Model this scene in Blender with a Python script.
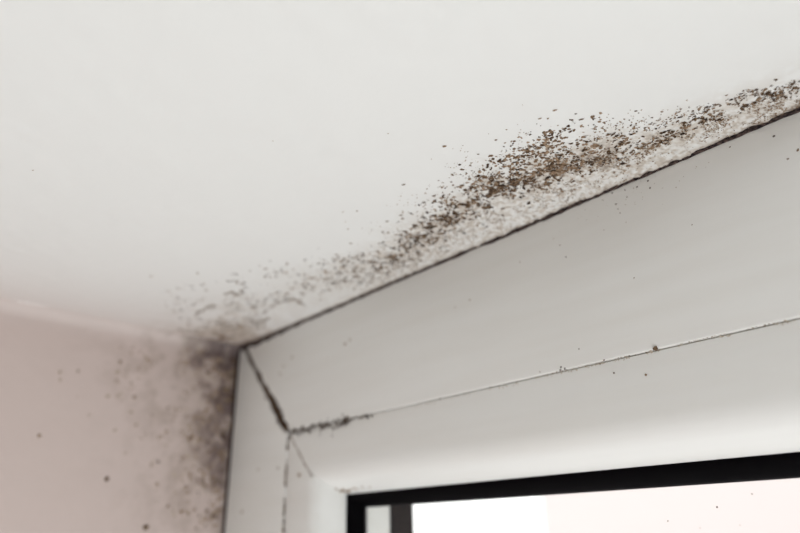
import bpy, bmesh, math, random
import numpy as np
from mathutils import Matrix, Vector

for o in list(bpy.data.objects):
    bpy.data.objects.remove(o)
scene = bpy.context.scene
COL = scene.collection

# ------------------------------------------------------------------ camera
# The photograph's three vanishing points give the lens and the rotation.
# World: x along the window (0 = left wall), y outwards (0 = frame face),
# z up (0 = ceiling).  The upper corner of the window is the origin.
S = 0.5                                     # metres from camera to that corner
FPX = 605.97
PC = np.array([400.0, 266.5])
AX = np.array([0.68486998, -0.30699188, -0.6608397])
AZ = np.array([-0.02318071, -0.91563821, 0.40133442])
AY = np.cross(AZ, AX)
ROT = np.stack([AX, AY, AZ], 1)             # world -> camera (right, down, forward)


def ray(u, v):
    d = np.array([u - PC[0], v - PC[1], FPX])
    return ROT.T @ (d / np.linalg.norm(d))


CAM = -S * ray(238, 348)


def on_plane(u, v, axis, val=0.0):
    r = ray(u, v)
    return CAM + r * ((val - CAM[axis]) / r[axis])


cam_data = bpy.data.cameras.new('camera')
cam = bpy.data.objects.new('camera', cam_data)
COL.objects.link(cam)
m = Matrix.Identity(4)
for i in range(3):
    m[i][0] = ROT[0][i]
    m[i][1] = -ROT[1][i]
    m[i][2] = -ROT[2][i]
    m[i][3] = CAM[i]
cam.matrix_world = m
cam_data.sensor_width = 36.0
cam_data.lens = FPX / 800 * 36.0
cam_data.clip_start = 0.01
cam_data.dof.use_dof = True
cam_data.dof.focus_distance = 0.465 * S
cam_data.dof.aperture_fstop = 5.4
scene.camera = cam

# ------------------------------------------------------------------ sky, lights, exposure
world = bpy.data.worlds.new('overcast_sky')
scene.world = world
world.use_nodes = True
bg = world.node_tree.nodes['Background']
bg.inputs[0].default_value = (0.985, 1.0, 0.995, 1)
bg.inputs[1].default_value = 1.6


def area(name, loc, rot, sx, sy, power=0, col=(1, 1, 1), portal=False):
    l = bpy.data.lights.new(name, 'AREA')
    l.shape = 'RECTANGLE'
    l.size, l.size_y = sx, sy
    l.energy = power
    l.color = col
    l.cycles.is_portal = portal
    o = bpy.data.objects.new(name, l)
    o.location = loc
    o.rotation_euler = rot
    COL.objects.link(o)
    return o


ROOM_X, ROOM_Y, ROOM_Z = 3.2, -3.4, -2.5
WIN_W, WIN_H = 1.5, 1.35
BACK_X0, BACK_X1, BACK_Z0, BACK_Z1 = 1.5, 1.8, -1.9, -1.5
H = math.pi / 2
area('window_portal', (WIN_W / 2, 0.1, -WIN_H / 2), (-H, 0, 0), WIN_W, WIN_H, portal=True)
area('back_opening_portal', ((BACK_X0 + BACK_X1) / 2, ROOM_Y - 0.02, (BACK_Z0 + BACK_Z1) / 2), (H, 0, 0),
     BACK_X1 - BACK_X0, BACK_Z1 - BACK_Z0, portal=True)

# unseen soft lamp low to the right, added where the surface brightness points
LAMP = Vector((0.80, -0.44, -1.0))
area('unseen_lamp', LAMP, (-LAMP).to_track_quat('-Z', 'Y').to_euler(), 0.5, 0.5, 9.3, (0.97, 0.99, 1.0))

vs = scene.view_settings
vs.view_transform = 'Standard'
vs.look = 'None'
vs.gamma = 1
vs.use_curve_mapping = False
vs.exposure = 0.0

# ------------------------------------------------------------------ helpers
rng = np.random.default_rng(7)


def noise2(x, y, seed=0):
    """smooth value noise in 0..1 on arrays"""
    xi = np.floor(x).astype(np.int64)
    yi = np.floor(y).astype(np.int64)
    fx, fy = x - xi, y - yi
    fx = fx * fx * (3 - 2 * fx)
    fy = fy * fy * (3 - 2 * fy)

    def h(a, b):
        n = (a * 374761393 + b * 668265263 + seed * 1442695041) & 0x7fffffff
        n = ((n ^ (n >> 13)) * 1274126177) & 0x7fffffff
        n = ((n ^ (n >> 15)) * 668265263) & 0x7fffffff
        return ((n ^ (n >> 12)) & 0xffff) / 65535.0
    return (h(xi, yi) * (1 - fx) + h(xi + 1, yi) * fx) * (1 - fy) + \
           (h(xi, yi + 1) * (1 - fx) + h(xi + 1, yi + 1) * fx) * fy


def fbm(x, y, seed=0, octs=4):
    s, a, t = 0.0, 1.0, 0.0
    for k in range(octs):
        s = s + a * noise2(x * 2 ** k, y * 2 ** k, seed + k * 17)
        t += a
        a *= 0.55
    return s / t


def sstep(a, b, x):
    t = np.clip((x - a) / (b - a), 0, 1)
    return t * t * (3 - 2 * t)


def link(name, me, mat, parent=None, smooth=False):
    if mat:
        me.materials.append(mat)
    o = bpy.data.objects.new(name, me)
    COL.objects.link(o)
    if parent:
        o.parent = parent
    if smooth:
        me.polygons.foreach_set('use_smooth', [True] * len(me.polygons))
    return o


def mesh(name, verts, faces, mat, parent=None, smooth=False):
    me = bpy.data.meshes.new(name)
    me.from_pydata([tuple(map(float, v)) for v in verts], [], faces)
    me.update()
    return link(name, me, mat, parent, smooth)


def tag(o, label=None, cat=None, kind=None, group=None):
    for k, v in (('label', label), ('category', cat), ('kind', kind), ('group', group)):
        if v:
            o[k] = v
    return o


def box(name, lo, hi, mat, parent=None):
    (a, b, c), (d, e, f) = lo, hi
    v = [(a, b, c), (d, b, c), (d, e, c), (a, e, c), (a, b, f), (d, b, f), (d, e, f), (a, e, f)]
    q = [(3, 2, 1, 0), (4, 5, 6, 7), (0, 1, 5, 4), (1, 2, 6, 5), (2, 3, 7, 6), (3, 0, 4, 7)]
    return mesh(name, v, q, mat, parent)


def grid_mesh(name, P, mat, attrs=None, parent=None, flip=False):
    """P: array (n, m, 3)"""
    n, mm = P.shape[:2]
    idx = np.arange(n * mm).reshape(n, mm)
    f = np.stack([idx[:-1, :-1], idx[1:, :-1], idx[1:, 1:], idx[:-1, 1:]], -1).reshape(-1, 4)
    if flip:
        f = f[:, ::-1]
    me = bpy.data.meshes.new(name)
    me.vertices.add(n * mm)
    me.vertices.foreach_set('co', P.reshape(-1).astype(np.float32))
    me.loops.add(f.size)
    me.loops.foreach_set('vertex_index', f.reshape(-1).astype(np.int32))
    me.polygons.add(len(f))
    me.polygons.foreach_set('loop_start', np.arange(0, f.size, 4, dtype=np.int32))
    me.polygons.foreach_set('loop_total', np.full(len(f), 4, dtype=np.int32))
    me.update(calc_edges=True)
    for k, a in (attrs or {}).items():
        at = me.attributes.new(k, 'FLOAT', 'POINT')
        at.data.foreach_set('value', a.reshape(-1).astype(np.float32))
    return link(name, me, mat, parent, smooth=True)


# ------------------------------------------------------------------ materials
def principled(name, col, rough=0.6, spec=0.5):
    mt = bpy.data.materials.new(name)
    mt.use_nodes = True
    b = mt.node_tree.nodes['Principled BSDF']
    b.inputs['Base Color'].default_value = (*col, 1)
    b.inputs['Roughness'].default_value = rough
    b.inputs['Specular IOR Level'].default_value = spec
    return mt, mt.node_tree, b


def add_bump(nt, b, scale, strength, dist=0.0003, detail=4):
    tc = nt.nodes.new('ShaderNodeTexCoord')
    nz = nt.nodes.new('ShaderNodeTexNoise')
    nz.inputs['Scale'].default_value = scale
    nz.inputs['Detail'].default_value = detail
    bp = nt.nodes.new('ShaderNodeBump')
    bp.inputs['Strength'].default_value = strength
    bp.inputs['Distance'].default_value = dist
    nt.links.new(tc.outputs['Object'], nz.inputs['Vector'])
    nt.links.new(nz.outputs['Fac'], bp.inputs['Height'])
    nt.links.new(bp.outputs['Normal'], b.inputs['Normal'])
    return nz


def stained_paint(name, col, other, stain_stops, rough=0.75):
    """wall paint, with a per-vertex amount of mould staining"""
    mt, nt, b = principled(name, col, rough, 0.3)
    at = nt.nodes.new('ShaderNodeAttribute')
    at.attribute_name = 'stain'
    rp = nt.nodes.new('ShaderNodeValToRGB')
    el = rp.color_ramp.elements
    el[0].position, el[0].color = 0.0, (*col, 1)
    el[1].position, el[1].color = 1.0, (*stain_stops[-1][1], 1)
    for p, c in stain_stops[:-1]:
        e = el.new(p)
        e.color = (*c, 1)
    nt.links.new(at.outputs['Fac'], rp.inputs['Fac'])
    # shifts one paint towards the other: painted bounce on the ceiling, soft cove edge
    bounce_blend = nt.nodes.new('ShaderNodeAttribute')
    bounce_blend.attribute_name = 'bounce_blend'
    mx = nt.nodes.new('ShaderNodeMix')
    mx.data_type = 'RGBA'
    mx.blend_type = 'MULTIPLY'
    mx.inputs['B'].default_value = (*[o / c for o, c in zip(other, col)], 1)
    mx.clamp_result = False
    nt.links.new(bounce_blend.outputs['Fac'], mx.inputs['Factor'])
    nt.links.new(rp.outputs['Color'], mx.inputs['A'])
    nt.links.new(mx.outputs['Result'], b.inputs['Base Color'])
    add_bump(nt, b, 260, 0.25, 0.0002)
    return mt


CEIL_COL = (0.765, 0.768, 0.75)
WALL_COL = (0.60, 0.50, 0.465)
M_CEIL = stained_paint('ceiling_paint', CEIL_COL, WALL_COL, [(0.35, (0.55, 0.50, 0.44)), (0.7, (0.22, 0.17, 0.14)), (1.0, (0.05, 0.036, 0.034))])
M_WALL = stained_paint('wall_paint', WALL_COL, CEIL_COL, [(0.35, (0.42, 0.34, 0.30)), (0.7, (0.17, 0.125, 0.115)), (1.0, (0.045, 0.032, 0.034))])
M_ROOM = principled('room_paint', (0.30, 0.285, 0.275), 0.8, 0.3)[0]

M_PVC, nt_, b_ = principled('frame_plastic', (0.70, 0.685, 0.645), 0.38, 0.45)
# faint grime streaks along the profile
tc_ = nt_.nodes.new('ShaderNodeTexCoord')
mp_ = nt_.nodes.new('ShaderNodeMapping')
mp_.inputs['Scale'].default_value = (9, 60, 90)
nz_ = nt_.nodes.new('ShaderNodeTexNoise')
nz_.inputs['Scale'].default_value = 1.0
nz_.inputs['Detail'].default_value = 5
rp_ = nt_.nodes.new('ShaderNodeValToRGB')
rp_.color_ramp.elements[0].position = 0.28
rp_.color_ramp.elements[0].color = (0.79, 0.78, 0.745, 1)
rp_.color_ramp.elements[1].position = 0.62
rp_.color_ramp.elements[1].color = (0.82, 0.817, 0.79, 1)
nt_.links.new(tc_.outputs['Object'], mp_.inputs['Vector'])
nt_.links.new(mp_.outputs['Vector'], nz_.inputs['Vector'])
nt_.links.new(nz_.outputs['Fac'], rp_.inputs['Fac'])
nt_.links.new(rp_.outputs['Color'], b_.inputs['Base Color'])

M_GASKET = principled('black_rubber', (0.0022, 0.0018, 0.0024), 0.5, 0.03)[0]
M_LIP = principled('grey_rubber', (0.05, 0.042, 0.045), 0.5, 0.2)[0]
M_SPACER = principled('seam_grime', (0.30, 0.22, 0.15), 0.9, 0.1)[0]
M_SEAL, nt_, b_ = principled('mouldy_sealant', (0.03, 0.022, 0.023), 0.9, 0.15)
nz_ = add_bump(nt_, b_, 900, 0.6, 0.0004)
rp_ = nt_.nodes.new('ShaderNodeValToRGB')
rp_.color_ramp.elements[0].position = 0.38
rp_.color_ramp.elements[0].color = (0.014, 0.010, 0.012, 1)
rp_.color_ramp.elements[1].position = 0.72
rp_.color_ramp.elements[1].color = (0.14, 0.10, 0.085, 1)
nt_.links.new(nz_.outputs['Fac'], rp_.inputs['Fac'])
nt_.links.new(rp_.outputs['Color'], b_.inputs['Base Color'])

M_MOULD, nt_, b_ = principled('mould', (0.1, 0.07, 0.05), 0.95, 0.1)
at_ = nt_.nodes.new('ShaderNodeAttribute')
at_.attribute_name = 'tone'
rp_ = nt_.nodes.new('ShaderNodeValToRGB')
el_ = rp_.color_ramp.elements
el_[0].position, el_[0].color = 0.0, (0.030, 0.021, 0.018, 1)
el_[1].position, el_[1].color = 1.0, (0.62, 0.56, 0.48, 1)
for p_, c_ in ((0.3, (0.105, 0.067, 0.041)), (0.6, (0.29, 0.20, 0.13)), (0.8, (0.42, 0.34, 0.26))):
    e_ = el_.new(p_)
    e_.color = (*c_, 1)
nt_.links.new(at_.outputs['Fac'], rp_.inputs['Fac'])
nt_.links.new(rp_.outputs['Color'], b_.inputs['Base Color'])

M_GLASS = bpy.data.materials.new('window_glass')
M_GLASS.use_nodes = True
nt_ = M_GLASS.node_tree
nt_.nodes.clear()
out_ = nt_.nodes.new('ShaderNodeOutputMaterial')
mix_ = nt_.nodes.new('ShaderNodeMixShader')
tr_ = nt_.nodes.new('ShaderNodeBsdfTransparent')
tr_.inputs[0].default_value = (0.985, 0.985, 0.98, 1)
gl_ = nt_.nodes.new('ShaderNodeBsdfGlossy')
gl_.inputs['Roughness'].default_value = 0.02
lw_ = nt_.nodes.new('ShaderNodeLayerWeight')
lw_.inputs['Blend'].default_value = 0.5
pw_ = nt_.nodes.new('ShaderNodeMath')
pw_.operation = 'POWER'
pw_.inputs[1].default_value = 5.0
ma_ = nt_.nodes.new('ShaderNodeMath')
ma_.operation = 'MULTIPLY_ADD'
ma_.inputs[1].default_value = 0.96
ma_.inputs[2].default_value = 0.035
nt_.links.new(lw_.outputs['Facing'], pw_.inputs[0])
nt_.links.new(pw_.outputs[0], ma_.inputs[0])
nt_.links.new(ma_.outputs[0], mix_.inputs[0])
nt_.links.new(tr_.outputs[0], mix_.inputs[1])
nt_.links.new(gl_.outputs[0], mix_.inputs[2])
nt_.links.new(mix_.outputs[0], out_.inputs[0])

M_GROUND = principled('pale_paving', (0.74, 0.74, 0.73), 0.9, 0.2)[0]
M_HOUSE = principled('pale_pink_render', (0.82, 0.735, 0.725), 0.9, 0.2)[0]
M_POST = principled('dark_metal', (0.004, 0.004, 0.005), 0.6, 0.02)[0]
M_FLOOR = principled('pale_floorboards', (0.22, 0.20, 0.18), 0.5, 0.4)[0]
M_SILL = principled('white_sill', (0.82, 0.81, 0.79), 0.4, 0.5)[0]

# ------------------------------------------------------------------ ceiling
R_COVE = 0.008                              # soft painted corner between ceiling and left wall


def spaced(a, b, step):
    return np.linspace(a, b, max(2, int(round(abs(b - a) / step)) + 1))


def joint_gauss(X, Y, cx, cy, rx, ry):
    return np.exp(-0.5 * (((X - cx) / rx) ** 2 + ((Y - cy) / ry) ** 2))


# centre line of the mould on the ceiling, from the photograph, as distance from the joint
BAND = [(205, 335, .5), (225, 312, .35), (260, 300, .26), (310, 285, .22), (360, 266, .3), (390, 255, .45), (415, 240, .6), (440, 222, .7),
        (470, 204, .75), (500, 190, .65), (535, 178, .6), (560, 160, .5), (590, 158, .55), (620, 155, .6), (655, 140, .5), (700, 125, .4),
        (745, 108, .35), (790, 92, .35)]
BAND_P = [(on_plane(u, v, 2), a) for u, v, a in BAND]

xs = np.concatenate([spaced(R_COVE, 0.45, 0.0006), spaced(0.46, ROOM_X, 0.12)])
ys = np.concatenate([[0.02], spaced(0.002, -0.075, 0.0005), spaced(-0.0762, -0.26, 0.0016), spaced(-0.28, ROOM_Y, 0.12)])
X, Y = np.meshgrid(xs, ys, indexing='ij')
d = -Y                                      # distance from the frame
far = sstep(0.47, 0.42, X) * sstep(0.28, 0.20, d)
EDGE = np.array([on_plane(u, v, 2) for u, v in [(200, 290), (250, 266), (330, 250), (400, 207), (450, 167), (520, 137), (600, 127), (660, 119), (700, 107), (750, 93), (798, 82)]])
bound = np.interp(X, EDGE[:, 0], -EDGE[:, 1])
dn = d / np.maximum(bound, 0.004) + 0.5 * (fbm(X * 90, Y * 90, 3) - .5)
rough = sstep(0.10, 0.24, X) * sstep(1.0, 0.55, dn)
Zc = 0.0006 * (fbm(X * 28, Y * 28, 5, 3) - .5) * far
Zc -= 0.0003 * (noise2(X * 150, Y * 150, 8) - .5) * far
Zc -= rough * (0.0016 * (fbm(X * 420, Y * 420, 11, 3) - .45))
# ragged blobs of paint hanging over the joint
lip = sstep(0.006, 0.0, np.abs(d - 0.001)) * sstep(0.02, 0.12, X) * far
Zc -= lip * (0.0016 * np.clip(fbm(X * 300, Y * 120, 21, 3) - .38, 0, 1) + 0.0002)
stain = np.zeros_like(X)
clump = fbm(X * 130, Y * 130, 31, 4)
fine = fbm(X * 520, Y * 520, 37, 3)
for p, a in BAND_P:
    stain += a * 0.30 * joint_gauss(X, Y, p[0], p[1], 0.012, 0.0085)
stain *= sstep(0.36, 0.62, 0.55 * clump + 0.45 * fine)
# thin grime along the joint, black bloom in the corner
stain += 0.42 * sstep(0.0042, 0.0, d + 0.004 * (fine - .5)) * sstep(0.0, 0.05, X) * (0.3 + fine)
pit = fbm(X * 800, Y * 650, 43, 2)
stain += 0.28 * sstep(0.95, 0.3, dn) * sstep(0.45, 0.75, pit) * sstep(0.07, 0.2, X)
stain += 0.07 * sstep(1.0, 0.4, dn) * sstep(0.07, 0.2, X)
cor = joint_gauss(X, Y, 0.008, -0.004, 0.024, 0.026)
stain += 0.7 * cor * (0.35 + 0.9 * sstep(0.3, 0.7, fbm(X * 90, Y * 90, 41, 4)))
stain += 0.16 * joint_gauss(X, Y, 0.03, -0.02, 0.05, 0.035) * sstep(0.4, 0.65, clump)
stain *= far
P = np.stack([X, Y, np.minimum(Zc, 0.0005)], -1)
ceiling = grid_mesh('ceiling', P, M_CEIL, {'stain': np.clip(stain, 0, 1), 'bounce_blend': 0.60 * np.exp(-(X - R_COVE) / 0.05)}, flip=True)  # pink fading away from the wall is bounced light put into the colour
tag(ceiling, 'white painted ceiling stained with mould beside the window frame', 'ceiling', 'structure')

# ------------------------------------------------------------------ left wall (cove at its top)
ysw = np.concatenate([[0.02], spaced(0.003, -0.10, 0.0008), spaced(-0.102, -0.26, 0.002), spaced(-0.28, ROOM_Y, 0.12)])
arc = [(R_COVE - R_COVE * math.sin(t), -R_COVE + R_COVE * math.cos(t)) for t in np.linspace(0, H, 14)]
prof = arc + [(0.0, z) for z in np.concatenate([spaced(-R_COVE - 0.0008, -0.17, 0.0008), spaced(-0.18, ROOM_Z, 0.12)])]
prof = np.array(prof)
arcl = np.concatenate([[0], np.cumsum(np.hypot(*np.diff(prof, axis=0).T))])
U, Yw = np.meshgrid(arcl, ysw, indexing='ij')
PX = np.repeat(prof[:, 0:1], len(ysw), 1)
PZ = np.repeat(prof[:, 1:2], len(ysw), 1)
dw = -Yw
farw = sstep(0.18, 0.15, U) * sstep(0.28, 0.22, dw)
bump = (0.0006 * (fbm(U * 30, Yw * 30, 51, 3) - .5) + 0.00025 * (noise2(U * 170, Yw * 170, 53) - .5)) * farw * sstep(0.0, 0.014, U)
PX = PX + bump
cl = fbm(U * 95, Yw * 95, 61, 4)
fn = fbm(U * 330, Yw * 330, 67, 3)
st = 0.50 * joint_gauss(U, Yw, 0.014, 0.0, 0.040, 0.020) * (0.35 + 0.9 * sstep(0.3, 0.65, cl))
st += 0.42 * joint_gauss(U, Yw, 0.055, -0.004, 0.035, 0.013) * (0.25 + 1.0 * sstep(0.35, 0.65, cl))
st += 0.36 * np.exp(-dw / 0.012) * sstep(0.38, 0.62, cl) * sstep(0.20, 0.05, U)
st += 0.22 * np.exp(-0.5 * (dw / 0.035) ** 2) * sstep(0.46, 0.66, 0.5 * cl + 0.5 * fn) * sstep(0.16, 0.09, U)
st += 0.12 * np.exp(-0.5 * ((dw - 0.05) / 0.035) ** 2) * np.exp(-0.5 * ((U - 0.03) / 0.025) ** 2) * sstep(0.45, 0.65, cl)
st += 0.42 * np.exp(-0.5 * ((U - 0.016) / 0.012) ** 2) * np.exp(-0.5 * (dw / 0.026) ** 2) * (0.4 + 0.8 * sstep(0.3, 0.65, cl))
st += 0.17 * np.exp(-0.5 * (dw / 0.034) ** 2) * (0.5 + sstep(0.35, 0.65, cl)) * sstep(0.24, 0.05, U)
st *= farw
P = np.stack([PX, Yw, PZ], -1)
wall_left = grid_mesh('wall_left', P, M_WALL, {'stain': 0.88 * (1 - np.exp(-np.maximum(st * (0.85 + 0.7 * fn), 0) / 0.8)), 'bounce_blend': 0.22 * sstep(0.022, 0.0, U)})
tag(wall_left, 'pale pink-white painted wall left of the window, blackened near the corner', 'wall', 'structure')

# ------------------------------------------------------------------ the rest of the room
floor = box('floor', (0, ROOM_Y, ROOM_Z - 0.1), (ROOM_X, 0.2, ROOM_Z), M_FLOOR)
tag(floor, 'pale floor of the room below the window', 'floor', 'structure')
wall_right = box('wall_right', (ROOM_X, ROOM_Y, ROOM_Z), (ROOM_X + 0.1, 0.2, 0.0), M_ROOM)
tag(wall_right, 'painted wall to the right of the window', 'wall', 'structure')


def plates(name, rects, y0, y1, mat):
    v, f = [], []
    for x0, x1, z0, z1 in rects:
        k = len(v)
        v += [(x0, y0, z0), (x1, y0, z0), (x1, y1, z0), (x0, y1, z0), (x0, y0, z1), (x1, y0, z1), (x1, y1, z1), (x0, y1, z1)]
        f += [tuple(k + i for i in q) for q in [(3, 2, 1, 0), (4, 5, 6, 7), (0, 1, 5, 4), (1, 2, 6, 5), (2, 3, 7, 6), (3, 0, 4, 7)]]
    return mesh(name, v, f, mat)


wall_front = plates('wall_front', [(0, ROOM_X, ROOM_Z, -WIN_H - 0.03), (WIN_W, ROOM_X, -WIN_H - 0.03, -0.0008), (-1.0, -0.002, ROOM_Z, -0.0008)], 0.0, 0.12, M_ROOM)
tag(wall_front, 'painted wall around and below the window', 'wall', 'structure')
wall_back = plates('wall_back', [(0, ROOM_X, BACK_Z1, 0), (0, BACK_X0, ROOM_Z, BACK_Z1), (BACK_X1, ROOM_X, ROOM_Z, BACK_Z1),
                                 (BACK_X0, BACK_X1, ROOM_Z, BACK_Z0)], ROOM_Y - 0.1, ROOM_Y, M_ROOM)
tag(wall_back, 'painted wall behind the viewer with a wide opening', 'wall', 'structure')

# ------------------------------------------------------------------ window
window = bpy.data.objects.new('window_1', None)
COL.objects.link(window)
tag(window, 'white plastic window frame with mitred corner, bevelled bead and black gasket', 'window', 'structure')
WX0, WX1, WZ1, WZ0 = 0.0025, WIN_W - 0.0025, 0.0, -WIN_H


def corner(side, d, y):
    """point at inward distance d on the window's corner number `side`"""
    return [(WX0 + d, y, WZ1 - d), (WX1 - d, y, WZ1 - d), (WX1 - d, y, WZ0 + d), (WX0 + d, y, WZ0 + d)][side % 4]


SIDES = ('head', 'right_jamb', 'sill_rail', 'left_jamb')


def member(name, profile, a, mat, parent, gap=0.0, smooth=True):
    """closed profile [(inward distance, y)] run along side a, mitred at both ends"""
    n = len(profile)
    A = [Vector(corner(a, *p)) for p in profile]
    B = [Vector(corner(a + 1, *p)) for p in profile]
    dirv = (B[0] - A[0]).normalized()
    v = [p + dirv * gap for p in A] + [p - dirv * gap for p in B]
    f = [(i, i + n, (i + 1) % n + n, (i + 1) % n) for i in range(n)]
    f += [tuple(range(n)), tuple(range(2 * n - 1, n - 1, -1))]
    o = mesh(name, v, f, mat, parent)
    bm = bmesh.new()
    bm.from_mesh(o.data)
    bmesh.ops.recalc_face_normals(bm, faces=bm.faces)
    bm.to_mesh(o.data)
    bm.free()
    for p in o.data.polygons:
        p.use_smooth = len(p.vertices) == 4
    o.data.set_sharp_from_angle(angle=math.radians(38))
    return o


def arc_pts(cd, cy, r, a0, a1, n=6):
    return [(cd + r * math.cos(math.radians(t)), cy + r * math.sin(math.radians(t))) for t in np.linspace(a0, a1, n)]


GAP = 0.0010
FR = [(GAP, 0.0525)] + arc_pts(GAP + .0008, .0008, .0008, 180, 270) + arc_pts(0.0744 - .0011, .0011, .0011, 270, 360) + [(0.0744, 0.0525)]
EX = [(GAP, 0.0525), (0.1155, 0.0525), (0.1155, 0.0725), (GAP, 0.0725)]
BF0 = 0.0004                                 # the bead's face lies a hair behind the frame's
q0, q1, q2 = np.array([0.0970, BF0]), np.array([0.1050, BF0]), np.array([0.1088, 0.0073])
bezy = [tuple(q0 * (1 - t) ** 2 + q1 * 2 * t * (1 - t) + q2 * t * t) for t in np.linspace(0, 1, 12)] + [(0.1118, 0.0127), (0.1149, 0.0185)]
BD = [(0.0747, 0.0525)] + arc_pts(0.0747 + .0005, BF0 + .0005, .0005, 180, 270) + bezy + [(0.1149, 0.0525)]
GK = [(0.1143, 0.0176), (0.1156, 0.0178), (0.1180, 0.0198), (0.1200, 0.0222), (0.1212, 0.0238), (0.1219, 0.0250), (0.1219, 0.0272), (0.1143, 0.0272)]
for a in range(4):
    lab = {0: 'top rail of the white frame', 3: 'left upright of the white frame'}.get(a)
    o = member('frame_rail' if a in (0, 2) else 'frame_upright', FR, a, M_PVC, window, 0.00018)
    if lab:
        o['label'] = lab
    o = member('glazing_bead', BD, a, M_PVC, window, 0.00014)
    if a == 0:
        o['label'] = 'rounded white glazing bead along the top of the pane'
    o = member('rubber_gasket', GK, a, M_GASKET, window)
    o['label'] = 'black rubber gasket against the glass'
    member('gasket_lip', [(0.1217, 0.0262), (0.1222, 0.0262), (0.1222, 0.0274), (0.1217, 0.0274)], a, M_LIP, window)['label'] = 'thin grey lip of the gasket'
    member('outer_frame', EX, a, M_POST, window)['label'] = 'dark outer face of the frame seen through the pane'
# grime deep in the frame-to-bead groove and under the mitre joints
for a in range(4):
    member('seam_grime', [(0.0741, 0.0014), (0.0750, 0.0014), (0.0750, 0.03), (0.0741, 0.03)], a, M_SPACER, window)['label'] = 'brown grime in the frame seam'
pane = box('glass_pane', (WX0 + 0.116, 0.0275, WZ0 + 0.116), (WX1 - 0.116, 0.0335, WZ1 - 0.116), M_GLASS, window)
pane['label'] = 'clear window pane'
sill = box('window_sill', (0.001, -0.12, -WIN_H - 0.03), (WIN_W, 0.0, -WIN_H), M_SILL, window)
sill['label'] = 'white window sill board'

# ------------------------------------------------------------------ mouldy sealant lines (trim)


def ragged_strip(name, ts, point, normal_w, wfun, depth, mat, seed):
    """a thin ragged bead: centre point(t) -> (p, across, out); width from wfun"""
    v, f = [], []
    K = 7
    for i, t in enumerate(ts):
        p, ac, ot = point(t)
        w0, w1 = wfun(t)
        for k in range(K):
            s = k / (K - 1)
            b = -w0 + (w0 + w1) * s
            h = depth * (math.sin(math.pi * s) ** 0.6) * (0.6 + 0.8 * noise2(np.array([i * .7]), np.array([k * 1.3]), seed)[0])
            if k in (0, K - 1):
                h = -0.0006
            v.append(p + ac * b + ot * h)
    for i in range(len(ts) - 1):
        for k in range(K - 1):
            a = i * K + k
            f.append((a, a + 1, a + K + 1, a + K))
    return mesh(name, v, f, mat, smooth=True)


def n1(t, s, seed):
    return float(fbm(np.array([t * s]), np.array([seed * 3.1]), seed, 3)[0])


head_w = lambda t: (0.0006, 0.0008 + (0.0016 if t > 0.14 else 0.0016 + 0.026 * (0.14 - t)) * (0.25 + 1.1 * n1(t, 160, 5)) * (0.55 + 0.9 * n1(t, 22, 9)))
trim1 = ragged_strip('trim_1', np.arange(0.0, WIN_W, 0.0008),
                     lambda t: (np.array([t, 0.0, 0.0]), np.array([0, 0, -1.0]), np.array([0, -1.0, 0])), None, head_w, 0.0007, M_SEAL, 3)
tag(trim1, 'thin black mouldy sealant line where the ceiling meets the window frame', 'sealant', 'structure')
jamb_w = lambda t: (0.0012, 0.0009 + 0.0036 * (0.35 + 0.9 * n1(t, 120, 15)) * (0.7 + 0.5 * n1(t, 18, 19)))
trim2 = ragged_strip('trim_2', np.arange(0.0, WIN_H, 0.0010),
                     lambda t: (np.array([0.0008, 0.0, -t]), np.array([1.0, 0, 0]), np.array([0, -1.0, 0])), None, jamb_w, 0.0007, M_SEAL, 4)
tag(trim2, 'thin black mouldy sealant line where the left wall meets the window frame', 'sealant', 'structure')

# ------------------------------------------------------------------ mould specks
CE = dict(n=np.array([0, 0, -1.0]), a=np.array([1.0, 0, 0]), b=np.array([0, 1.0, 0]), axis=2, val=0.0)
WL = dict(n=np.array([1.0, 0, 0]), a=np.array([0, 1.0, 0]), b=np.array([0, 0, 1.0]), axis=0, val=0.0)
FF = dict(n=np.array([0, -1.0, 0]), a=np.array([1.0, 0, 0]), b=np.array([0, 0, 1.0]), axis=1, val=0.0)
BF = dict(n=np.array([0, -1.0, 0]), a=np.array([1.0, 0, 0]), b=np.array([0, 0, 1.0]), axis=1, val=0.0004)
GF = dict(n=np.array([0, -1.0, 0]), a=np.array([1.0, 0, 0]), b=np.array([0, 0, 1.0]), axis=1, val=0.0275)


class Specks:
    """collects small raised irregular blots; build() makes one mesh"""

    def __init__(self):
        self.v, self.f, self.t = [], [], []

    def blot(self, p, fr, r, tone, asp=1.0, ang=None, h=None):
        n = 7 if r < 0.0007 else 11
        ang = rng.uniform(0, 6.28) if ang is None else ang
        ca, sa = math.cos(ang), math.sin(ang)
        k0 = len(self.v)
        h = (0.0001 + 0.10 * r) if h is None else h
        rad = r * rng.uniform(0.62, 1.25, n)
        for ring, (s, hh) in enumerate(((1.0, 0.00004), (0.6, h))):
            for i in range(n):
                t = 2 * math.pi * i / n
                x, y = rad[i] * s * math.cos(t) * asp, rad[i] * s * math.sin(t) / asp
                self.v.append(p + fr['a'] * (x * ca - y * sa) + fr['b'] * (x * sa + y * ca) + fr['n'] * hh)
                self.t.append(tone)
        for i in range(n):
            j = (i + 1) % n
            self.f.append((k0 + i, k0 + j, k0 + n + j, k0 + n + i))
        self.f.append(tuple(k0 + n + i for i in range(n)))

    def build(self, name, parent=None):
        o = mesh(name, self.v, self.f, M_MOULD, parent)
        at = o.data.attributes.new('tone', 'FLOAT', 'POINT')
        at.data.foreach_set('value', np.array(self.t, dtype=np.float32))
        bm = bmesh.new()
        bm.from_mesh(o.data)
        bmesh.ops.recalc_face_normals(bm, faces=bm.faces)
        bm.to_mesh(o.data)
        bm.free()
        return o


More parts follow.
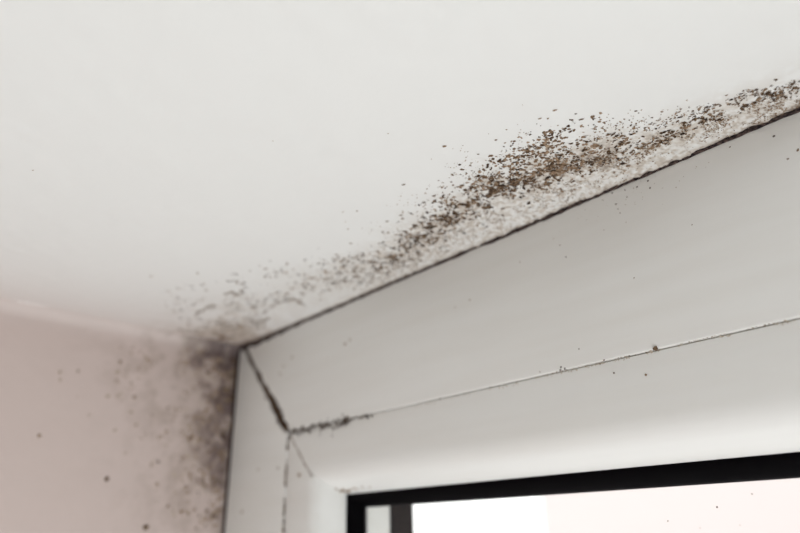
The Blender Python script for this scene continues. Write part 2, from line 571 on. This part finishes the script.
def ceil_z(p):
    """rest on the real relief of the ceiling"""
    i = min(max(np.searchsorted(xs, p[0]) - 1, 0), len(xs) - 1)
    j = min(max(np.searchsorted(-ys, -p[1]), 0), len(ys) - 1)
    return float(min(Zc[max(i - 1, 0):i + 2, max(j - 1, 0):j + 2].min(), 0.0005))


def put(sp, fr, u, v, r, tone, asp=1.0, ang=None):
    p = on_plane(u, v, fr['axis'], fr['val'])
    if fr is CE:
        if p[1] > -0.0006 or p[0] < 0.003:
            return
        p[2] = ceil_z(p)
    if fr is WL and (p[1] > -0.0004 or p[2] > -0.004):
        return
    sp.blot(p, fr, r, tone, asp, ang)


def stroke(sp, fr, line, sigma, count, r0, r1, t0, t1, cl_scale=120, cl_lo=0.40, cl_hi=0.6, seed=1, asp=1.5):
    """blots strewn about a line of the photograph, clumped by noise on the surface itself"""
    L = np.array(line, float)
    seg = np.hypot(*np.diff(L, axis=0).T)
    cum = np.concatenate([[0], np.cumsum(seg)])
    made = tries = 0
    while made < count and tries < count * 14:
        tries += 1
        s = rng.uniform(0, cum[-1])
        k = min(np.searchsorted(cum, s, 'right') - 1, len(seg) - 1)
        q = L[k] + (L[k + 1] - L[k]) * ((s - cum[k]) / seg[k]) + rng.normal(0, sigma, 2)
        p = on_plane(q[0], q[1], fr['axis'], fr['val'])
        g = [p[i] for i in range(3) if i != fr['axis']]
        c = float(fbm(np.array([g[0] * cl_scale]), np.array([g[1] * cl_scale]), seed, 3)[0])
        if rng.random() > float(sstep(cl_lo, cl_hi, c)):
            continue
        r = r0 + (r1 - r0) * rng.random() ** 2.2
        put(sp, fr, q[0], q[1], r, rng.uniform(t0, t1), rng.uniform(1.0, asp))
        made += 1


# --- ceiling patch
C = Specks()
stroke(C, CE, [(378, 266), (400, 252), (420, 236), (440, 221), (462, 206), (490, 190), (515, 180), (545, 172), (575, 166)], 11, 1400, .00028, .0010, .08, .68, 200, .32, .62, seed=2)
stroke(C, CE, [(395, 256), (420, 238), (445, 220), (465, 207), (495, 190), (530, 178)], 5, 380, .0004, .0012, .02, .45, 200, .36, .6, seed=15)
stroke(C, CE, [(440, 205), (470, 186), (500, 172), (520, 158), (540, 145), (556, 135)], 8, 480, .00026, .00095, .12, .7, 190, .34, .62, seed=3)
stroke(C, CE, [(520, 165), (560, 150), (600, 148), (640, 138)], 13, 620, .00026, .00095, .12, .75, 210, .34, .64, seed=4)
stroke(C, CE, [(570, 168), (600, 160), (625, 156), (650, 145), (672, 133), (690, 124), (720, 115), (745, 104), (765, 96), (785, 92), (800, 87)], 4.0, 520, .00024, .0008, .05, .6, 230, .32, .6, seed=5)
stroke(C, CE, [(655, 128), (680, 117), (705, 109), (731, 101), (756, 91), (772, 96), (785, 88), (800, 83)], 2.5, 260, .0002, .00055, .1, .6, 230, .3, .58, seed=16)
stroke(C, CE, [(560, 134), (600, 130), (640, 125), (670, 116), (695, 108)], 5, 130, .0002, .0006, .2, .75, 200, seed=6)
stroke(C, CE, [(600, 163), (640, 152), (700, 132), (760, 112), (800, 98)], 7, 1000, .00016, .00045, .4, .9, 260, .35, .6, seed=7)
stroke(C, CE, [(395, 266), (450, 242), (500, 220), (560, 192), (620, 168)], 8, 1100, .00016, .0005, .4, .9, 240, .35, .6, seed=8)
stroke(C, CE, [(370, 240), (410, 212), (450, 178), (500, 150), (540, 132)], 14, 200, .00015, .0004, .4, .9, 140, seed=9)
stroke(C, CE, [(170, 296), (215, 292), (260, 284), (300, 278), (350, 270), (385, 264)], 9, 200, .0003, .0011, .1, .65, 130, seed=10, asp=2)
stroke(C, CE, [(180, 318), (215, 314), (255, 308), (285, 296), (330, 284), (380, 268)], 8, 330, .0003, .0012, .05, .6, 130, seed=12, asp=2)
stroke(C, CE, [(320, 278), (350, 270), (375, 264), (400, 256)], 8, 260, .0003, .0010, .1, .65, 150, seed=14, asp=1.8)
stroke(C, CE, [(200, 336), (220, 332), (240, 328), (262, 322)], 6, 260, .0004, .0013, .15, .6, 130, .35, .6, seed=17, asp=1.8)
# wandering hair-like growth near the corner
for line in ([(263, 314), (272, 306), (279, 303), (290, 299), (299, 301), (306, 307)], [(196, 313), (206, 308), (216, 305)],
             [(224, 294), (231, 292), (240, 295)], [(215, 322), (225, 325), (236, 328)], [(249, 320), (262, 322), (270, 318)],
             [(178, 329), (190, 331), (198, 333)]):
    L = np.array(line, float)
    for a, b in zip(L[:-1], L[1:]):
        n = int(np.hypot(*(b - a)) / 1.1) + 1
        for k in range(n):
            q = a + (b - a) * k / n + rng.normal(0, .5, 2)
            put(C, CE, q[0], q[1], rng.uniform(.0005, .0011), rng.uniform(.2, .55), 1.4)
# single blots read off the photograph: (x, y, radius mm, tone)
for u, v, r, t in [(444, 146, .9, .55), (404, 184, .9, .4), (387, 221, .9, .4), (388, 233, .9, .5), (411, 213, .8, .1), (421, 222, 1.0, .1),
                   (356, 257, 1.0, .45), (374, 255, .8, .55), (392, 248, 1.0, .2), (496, 140, .7, .4), (540, 118, .7, .55), (555, 110, .8, .6),
                   (569, 129, .8, .35), (517, 169, .9, .0), (541, 174, 1.0, .0), (548, 177, 1.4, .05), (552, 132, 1.0, .4), (622, 163, 1.3, .05),
                   (631, 134, .9, .1), (682, 133, 1.0, .05), (680, 117, 1.1, .05), (706, 107, .8, .1), (731, 100, .8, .05), (741, 94, .7, .1),
                   (756, 90, .9, .15), (663, 132, 1.1, .1), (424, 202, 1.0, .3), (455, 214, 1.6, .1), (447, 225, 1.0, .3), (571, 143, .9, .2),
                   (604, 122, .6, .5), (616, 140, .6, .2), (287, 264, 1.0, .4), (305, 260, .9, .3), (250, 271, .8, .4), (260, 266, .7, .45),
                   (270, 261, .8, .35), (206, 290, 1.2, .5), (168, 291, 1.0, .5), (204, 283, .9, .6), (198, 300, 1.1, .5), (221, 318, 1.2, .4),
                   (238, 305, 1.3, .4), (245, 317, 1.2, .35), (276, 293, 1.2, .5), (343, 212, .5, .6), (348, 229, .6, .6), (357, 211, .6, .55),
                   (151, 276, 1.0, .65), (380, 226, .5, .6), (505, 143, .5, .6), (478, 154, .6, .3), (470, 165, .7, .4), (500, 161, .6, .5),
                   (273, 141, .3, .7), (388, 133, .4, .8), (33, 170, .5, .75)]:
    put(C, CE, u, v, r * .001 * 0.85, t, rng.uniform(1.0, 1.5), 0.4)
patch = C.build('ceiling_mould')
tag(patch, 'dense brown and black mould speckles spread over the ceiling along the frame', 'mould', 'stuff')

# --- left wall patch
W = Specks()
stroke(W, WL, [(228, 352), (224, 400), (220, 450), (214, 533)], 12, 300, .0004, .0015, .3, .72, 110, .38, .6, seed=21)
stroke(W, WL, [(212, 352), (205, 400), (195, 450), (188, 520)], 14, 260, .0004, .0014, .45, .82, 100, .4, .62, seed=22)
stroke(W, WL, [(190, 350), (150, 370), (120, 365), (130, 400), (170, 430), (175, 480)], 14, 130, .0004, .0013, .5, .88, 90, .42, .62, seed=23)
stroke(W, WL, [(235, 350), (231, 400), (229, 440)], 4, 130, .0004, .0014, .1, .45, 140, .35, .55, seed=24)
for u, v, r, t in [(78, 371, 1.1, .5), (120, 362, 1.2, .5), (134, 397, 1.4, .5), (136, 425, 1.3, .6), (89, 415, .9, .65), (152, 350, 1.0, .6),
                   (158, 462, 1.3, .3), (190, 438, 1.8, .4), (60, 372, 1.1, .7), (131, 412, 1.0, .6), (115, 430, .9, .65), (77, 397, .7, .75),
                   (186, 486, 1.2, .4), (188, 514, 1.2, .45), (125, 453, .8, .7), (168, 408, 1.0, .5), (208, 372, 1.6, .3), (60, 380, .9, .75)]:
    put(W, WL, u, v, r * .001, t, 1.2)
wpatch = W.build('wall_mould')
tag(wpatch, 'dark smudgy mould specks down the pink-white wall beside the frame', 'mould', 'stuff')

# --- isolated spots, one by one
for nm, fr, u, v, r, t, lab in [
    ('mould_spot', WL, 107, 479, 1.6, .45, 'lone round brown mould spot low on the left wall, further from the frame'),
    ('mould_spot', WL, 146, 527, 1.6, .45, 'lone brown mould spot at the bottom edge of the left wall'),
    ('mould_spot', WL, 39, 436, 1.2, .68, 'faint small tan mould spot nearest the left edge of the wall'),
    ('mould_spot', FF, 655, 348.5, .95, .36, 'brown lump of mould sitting on the horizontal frame seam at the right'),
]:
    sp = Specks()
    p0 = on_plane(u, v, fr['axis'], fr['val'])
    for k in range(7):
        off = rng.normal(0, .35, 2) * r * .001
        sp.blot(p0 + fr['a'] * off[0] + fr['b'] * off[1], fr, r * .001 * rng.uniform(.5, .9), t + rng.uniform(-.12, .12), 1.1, None, .0003 + .0002 * k * r * .3)
    tag(sp.build(nm), lab, 'mould', None, 'isolated mould spots')

# --- frame: seam, mitre, upright seam and scattered fly-specks
F = Specks()
SF = dict(FF, val=-0.0002)
stroke(F, SF, [(292, 431), (310, 429), (328, 425), (345, 421), (352, 419)], 2.0, 150, .0004, .0013, .0, .3, 200, .2, .45, seed=31)
stroke(F, SF, [(352, 419), (372, 415)], 1.0, 16, .0004, .0009, .05, .35, 200, .2, .45, seed=32)
for u, v, r in [(320, 435, .6), (332, 436, .6), (343, 415, .7), (367, 416.5, 1.3), (341, 425, 1.0), (328, 419, .6)]:
    put(F, SF, u, v, r * .001, .12, 1.2)
seam = F.build('seam_mould')
tag(seam, 'cluster of black mould growing on the frame seam beside the mitred corner', 'mould', 'stuff')

G = Specks()
mitre = [(246, 350), (262, 383), (272, 400), (280, 418), (288, 431)]
stroke(G, FF, mitre, 0.8, 420, .0007, .0013, .0, .35, 150, .1, .3, seed=33, asp=1.3)
stroke(G, FF, [(256, 371), (264, 386), (272, 400), (279, 415)], 1.2, 260, .0006, .0013, .0, .3, 150, .1, .35, seed=37)
stroke(G, FF, [(270, 397), (277, 411), (286, 429)], 1.7, 300, .0007, .0014, .0, .25, 150, .1, .35, seed=34)
stroke(G, BF, [(289, 433), (300, 455), (312, 477)], 0.35, 130, .0003, .0005, .3, .6, 150, .1, .3, seed=35)
mit = G.build('mitre_mould')
tag(mit, 'black mould filling the slanted mitre joint at the upper left frame corner', 'mould', 'stuff')

U_ = Specks()
stroke(U_, FF, [(288, 436), (286, 470), (284.5, 500), (283, 533)], 0.5, 170, .0003, .0009, .15, .6, 170, .3, .55, seed=36)
for v in (470, 506, 512, 521):
    put(U_, FF, 288 - 5 * (v - 436) / 97, v, .0010, .2)
useam = U_.build('upright_mould')
tag(useam, 'brown dotted mould down the seam of the left frame upright', 'mould', 'stuff')

D = Specks()
for u, v, r, t in [(585, 201, .35, .2), (595, 197, .3, .3), (602, 194, .3, .3), (612, 193, .35, .2), (616, 204, .4, .35), (620, 213, .3, .4), (618, 209, .3, .3),
                   (625, 190, .35, .25), (637, 187, .4, .2), (648, 181, .45, .15), (650, 188, .4, .2), (627, 197, .3, .35), (603, 200, .3, .4),
                   (604, 230, .25, .5), (566, 257, .35, .3), (730, 147, .4, .25), (774, 136, .5, .15), (788, 159, .4, .45), (798, 150, .5, .5),
                   (692, 225, .3, .5), (634, 278, .3, .5), (561, 367, .6, .15), (565, 369, .5, .2), (560, 370, .45, .25), (604, 360, .4, .4),
                   (614, 373, .4, .35), (646, 375, .5, .6), (579, 349, .35, .35), (490, 387, .4, .3), (540, 372, .3, .4), (440, 399, .5, .35),
                   (600, 364, .4, .6), (345, 344, 1.0, .6), (350, 340, .8, .65), (280, 374, 1.1, .7), (292, 357, 1.0, .75), (284, 366, .8, .7),
                   (299, 475, 1.6, .72), (278, 468, .9, .5), (242, 512, 1.2, .75), (258, 470, .9, .8), (470, 300, .4, .6), (520, 262, .35, .5),
                   (455, 307, .4, .6), (560, 245, .3, .5)]:
    put(D, FF, u, v, r * .001, t, 1.1)
stroke(D, FF, [(560, 225), (640, 190), (700, 165)], 9, 40, .0001, .00025, .4, .8, 160, seed=41)
stroke(D, BF, [(420, 405), (500, 386), (600, 362), (700, 339), (800, 318)], 0.8, 60, .00015, .0003, .4, .75, 160, seed=42)
stroke(D, BF, [(330, 425), (420, 406), (500, 387.5), (600, 363.5), (700, 340.5), (800, 319.5)], 0.8, 150, .0002, .00045, .85, 1.0, 120, .3, .6, seed=45)  # pale tan blots paint the brownish shadow along the seam
dirt = D.build('frame_specks')
tag(dirt, 'small scattered brown specks on the white window frame, painted shading along its seam', 'mould', 'stuff')

# soot on the glazing bead's rounded corner, specks on the glass
E_ = Specks()
for u, v, r, t in [(717, 507, .4, .25), (752, 494, .3, .5), (668, 521, .3, .55), (700, 528, .2, .6), (740, 525, .2, .6)]:
    put(E_, GF, u, v, r * .001, t)

BV = dict(n=np.array([0, -0.479, -0.878]), a=np.array([1.0, 0, 0]), b=np.array([0, 0.878, -0.479]))
bp_ = np.array([0, 0.0127, -0.1118])
K_ = Specks()
for u, v, r, t in [(336, 489, .7, .75), (341, 491, .8, .65), (346, 491, .8, .6), (350, 490, .7, .7), (343, 489, .6, .8), (354, 488, .6, .9), (362, 487, .5, .95),
                   (357, 489, .5, .9), (348, 492, .7, .5), (370, 487, .4, .97)]:
    q = ray(u, v)
    K_.blot(CAM + q * (np.dot(bp_ - CAM, BV['n']) / np.dot(q, BV['n'])), BV, r * .0019, t - .08, 1.4, 0.0, .0004)
tag(K_.build('bead_grime'), 'brown grime smudge on the inner corner of the white glazing bead', 'dirt', 'stuff')
gs = E_.build('glass_specks')
tag(gs, 'few tiny dark specks of dirt on the window pane', 'dirt', 'stuff')

# ------------------------------------------------------------------ outside
GZ = -3.2
ground = box('ground', (-40, 0.25, GZ - 0.2), (40, 60, GZ), M_GROUND)
tag(ground, 'pale paved ground outside the window', 'ground', 'structure')


def facade_x(u, y):
    r = ray(u, 500)
    return CAM[0] + r[0] * (y - CAM[1]) / r[1]


HY = 11.0
hx0 = facade_x(541, HY)
house = bpy.data.objects.new('pink_house', None)
house.location = (hx0 + 6, HY, GZ)
COL.objects.link(house)
tag(house, 'pale pink rendered house across the way, washed out behind the glass', 'building')
hw = box('wall', (-6, 0, 0), (7, 7, 8.5), M_HOUSE, house)
rf = mesh('roof', [(-6.4, -.4, 8.5), (7.4, -.4, 8.5), (7.4, 7.4, 8.5), (-6.4, 7.4, 8.5), (-6.4, 3.5, 11), (7.4, 3.5, 11)],
          [(0, 1, 5, 4), (2, 3, 4, 5), (0, 4, 3), (1, 2, 5), (3, 2, 1, 0)], principled('roof_tile', (.42, .30, .26), .8)[0], house)
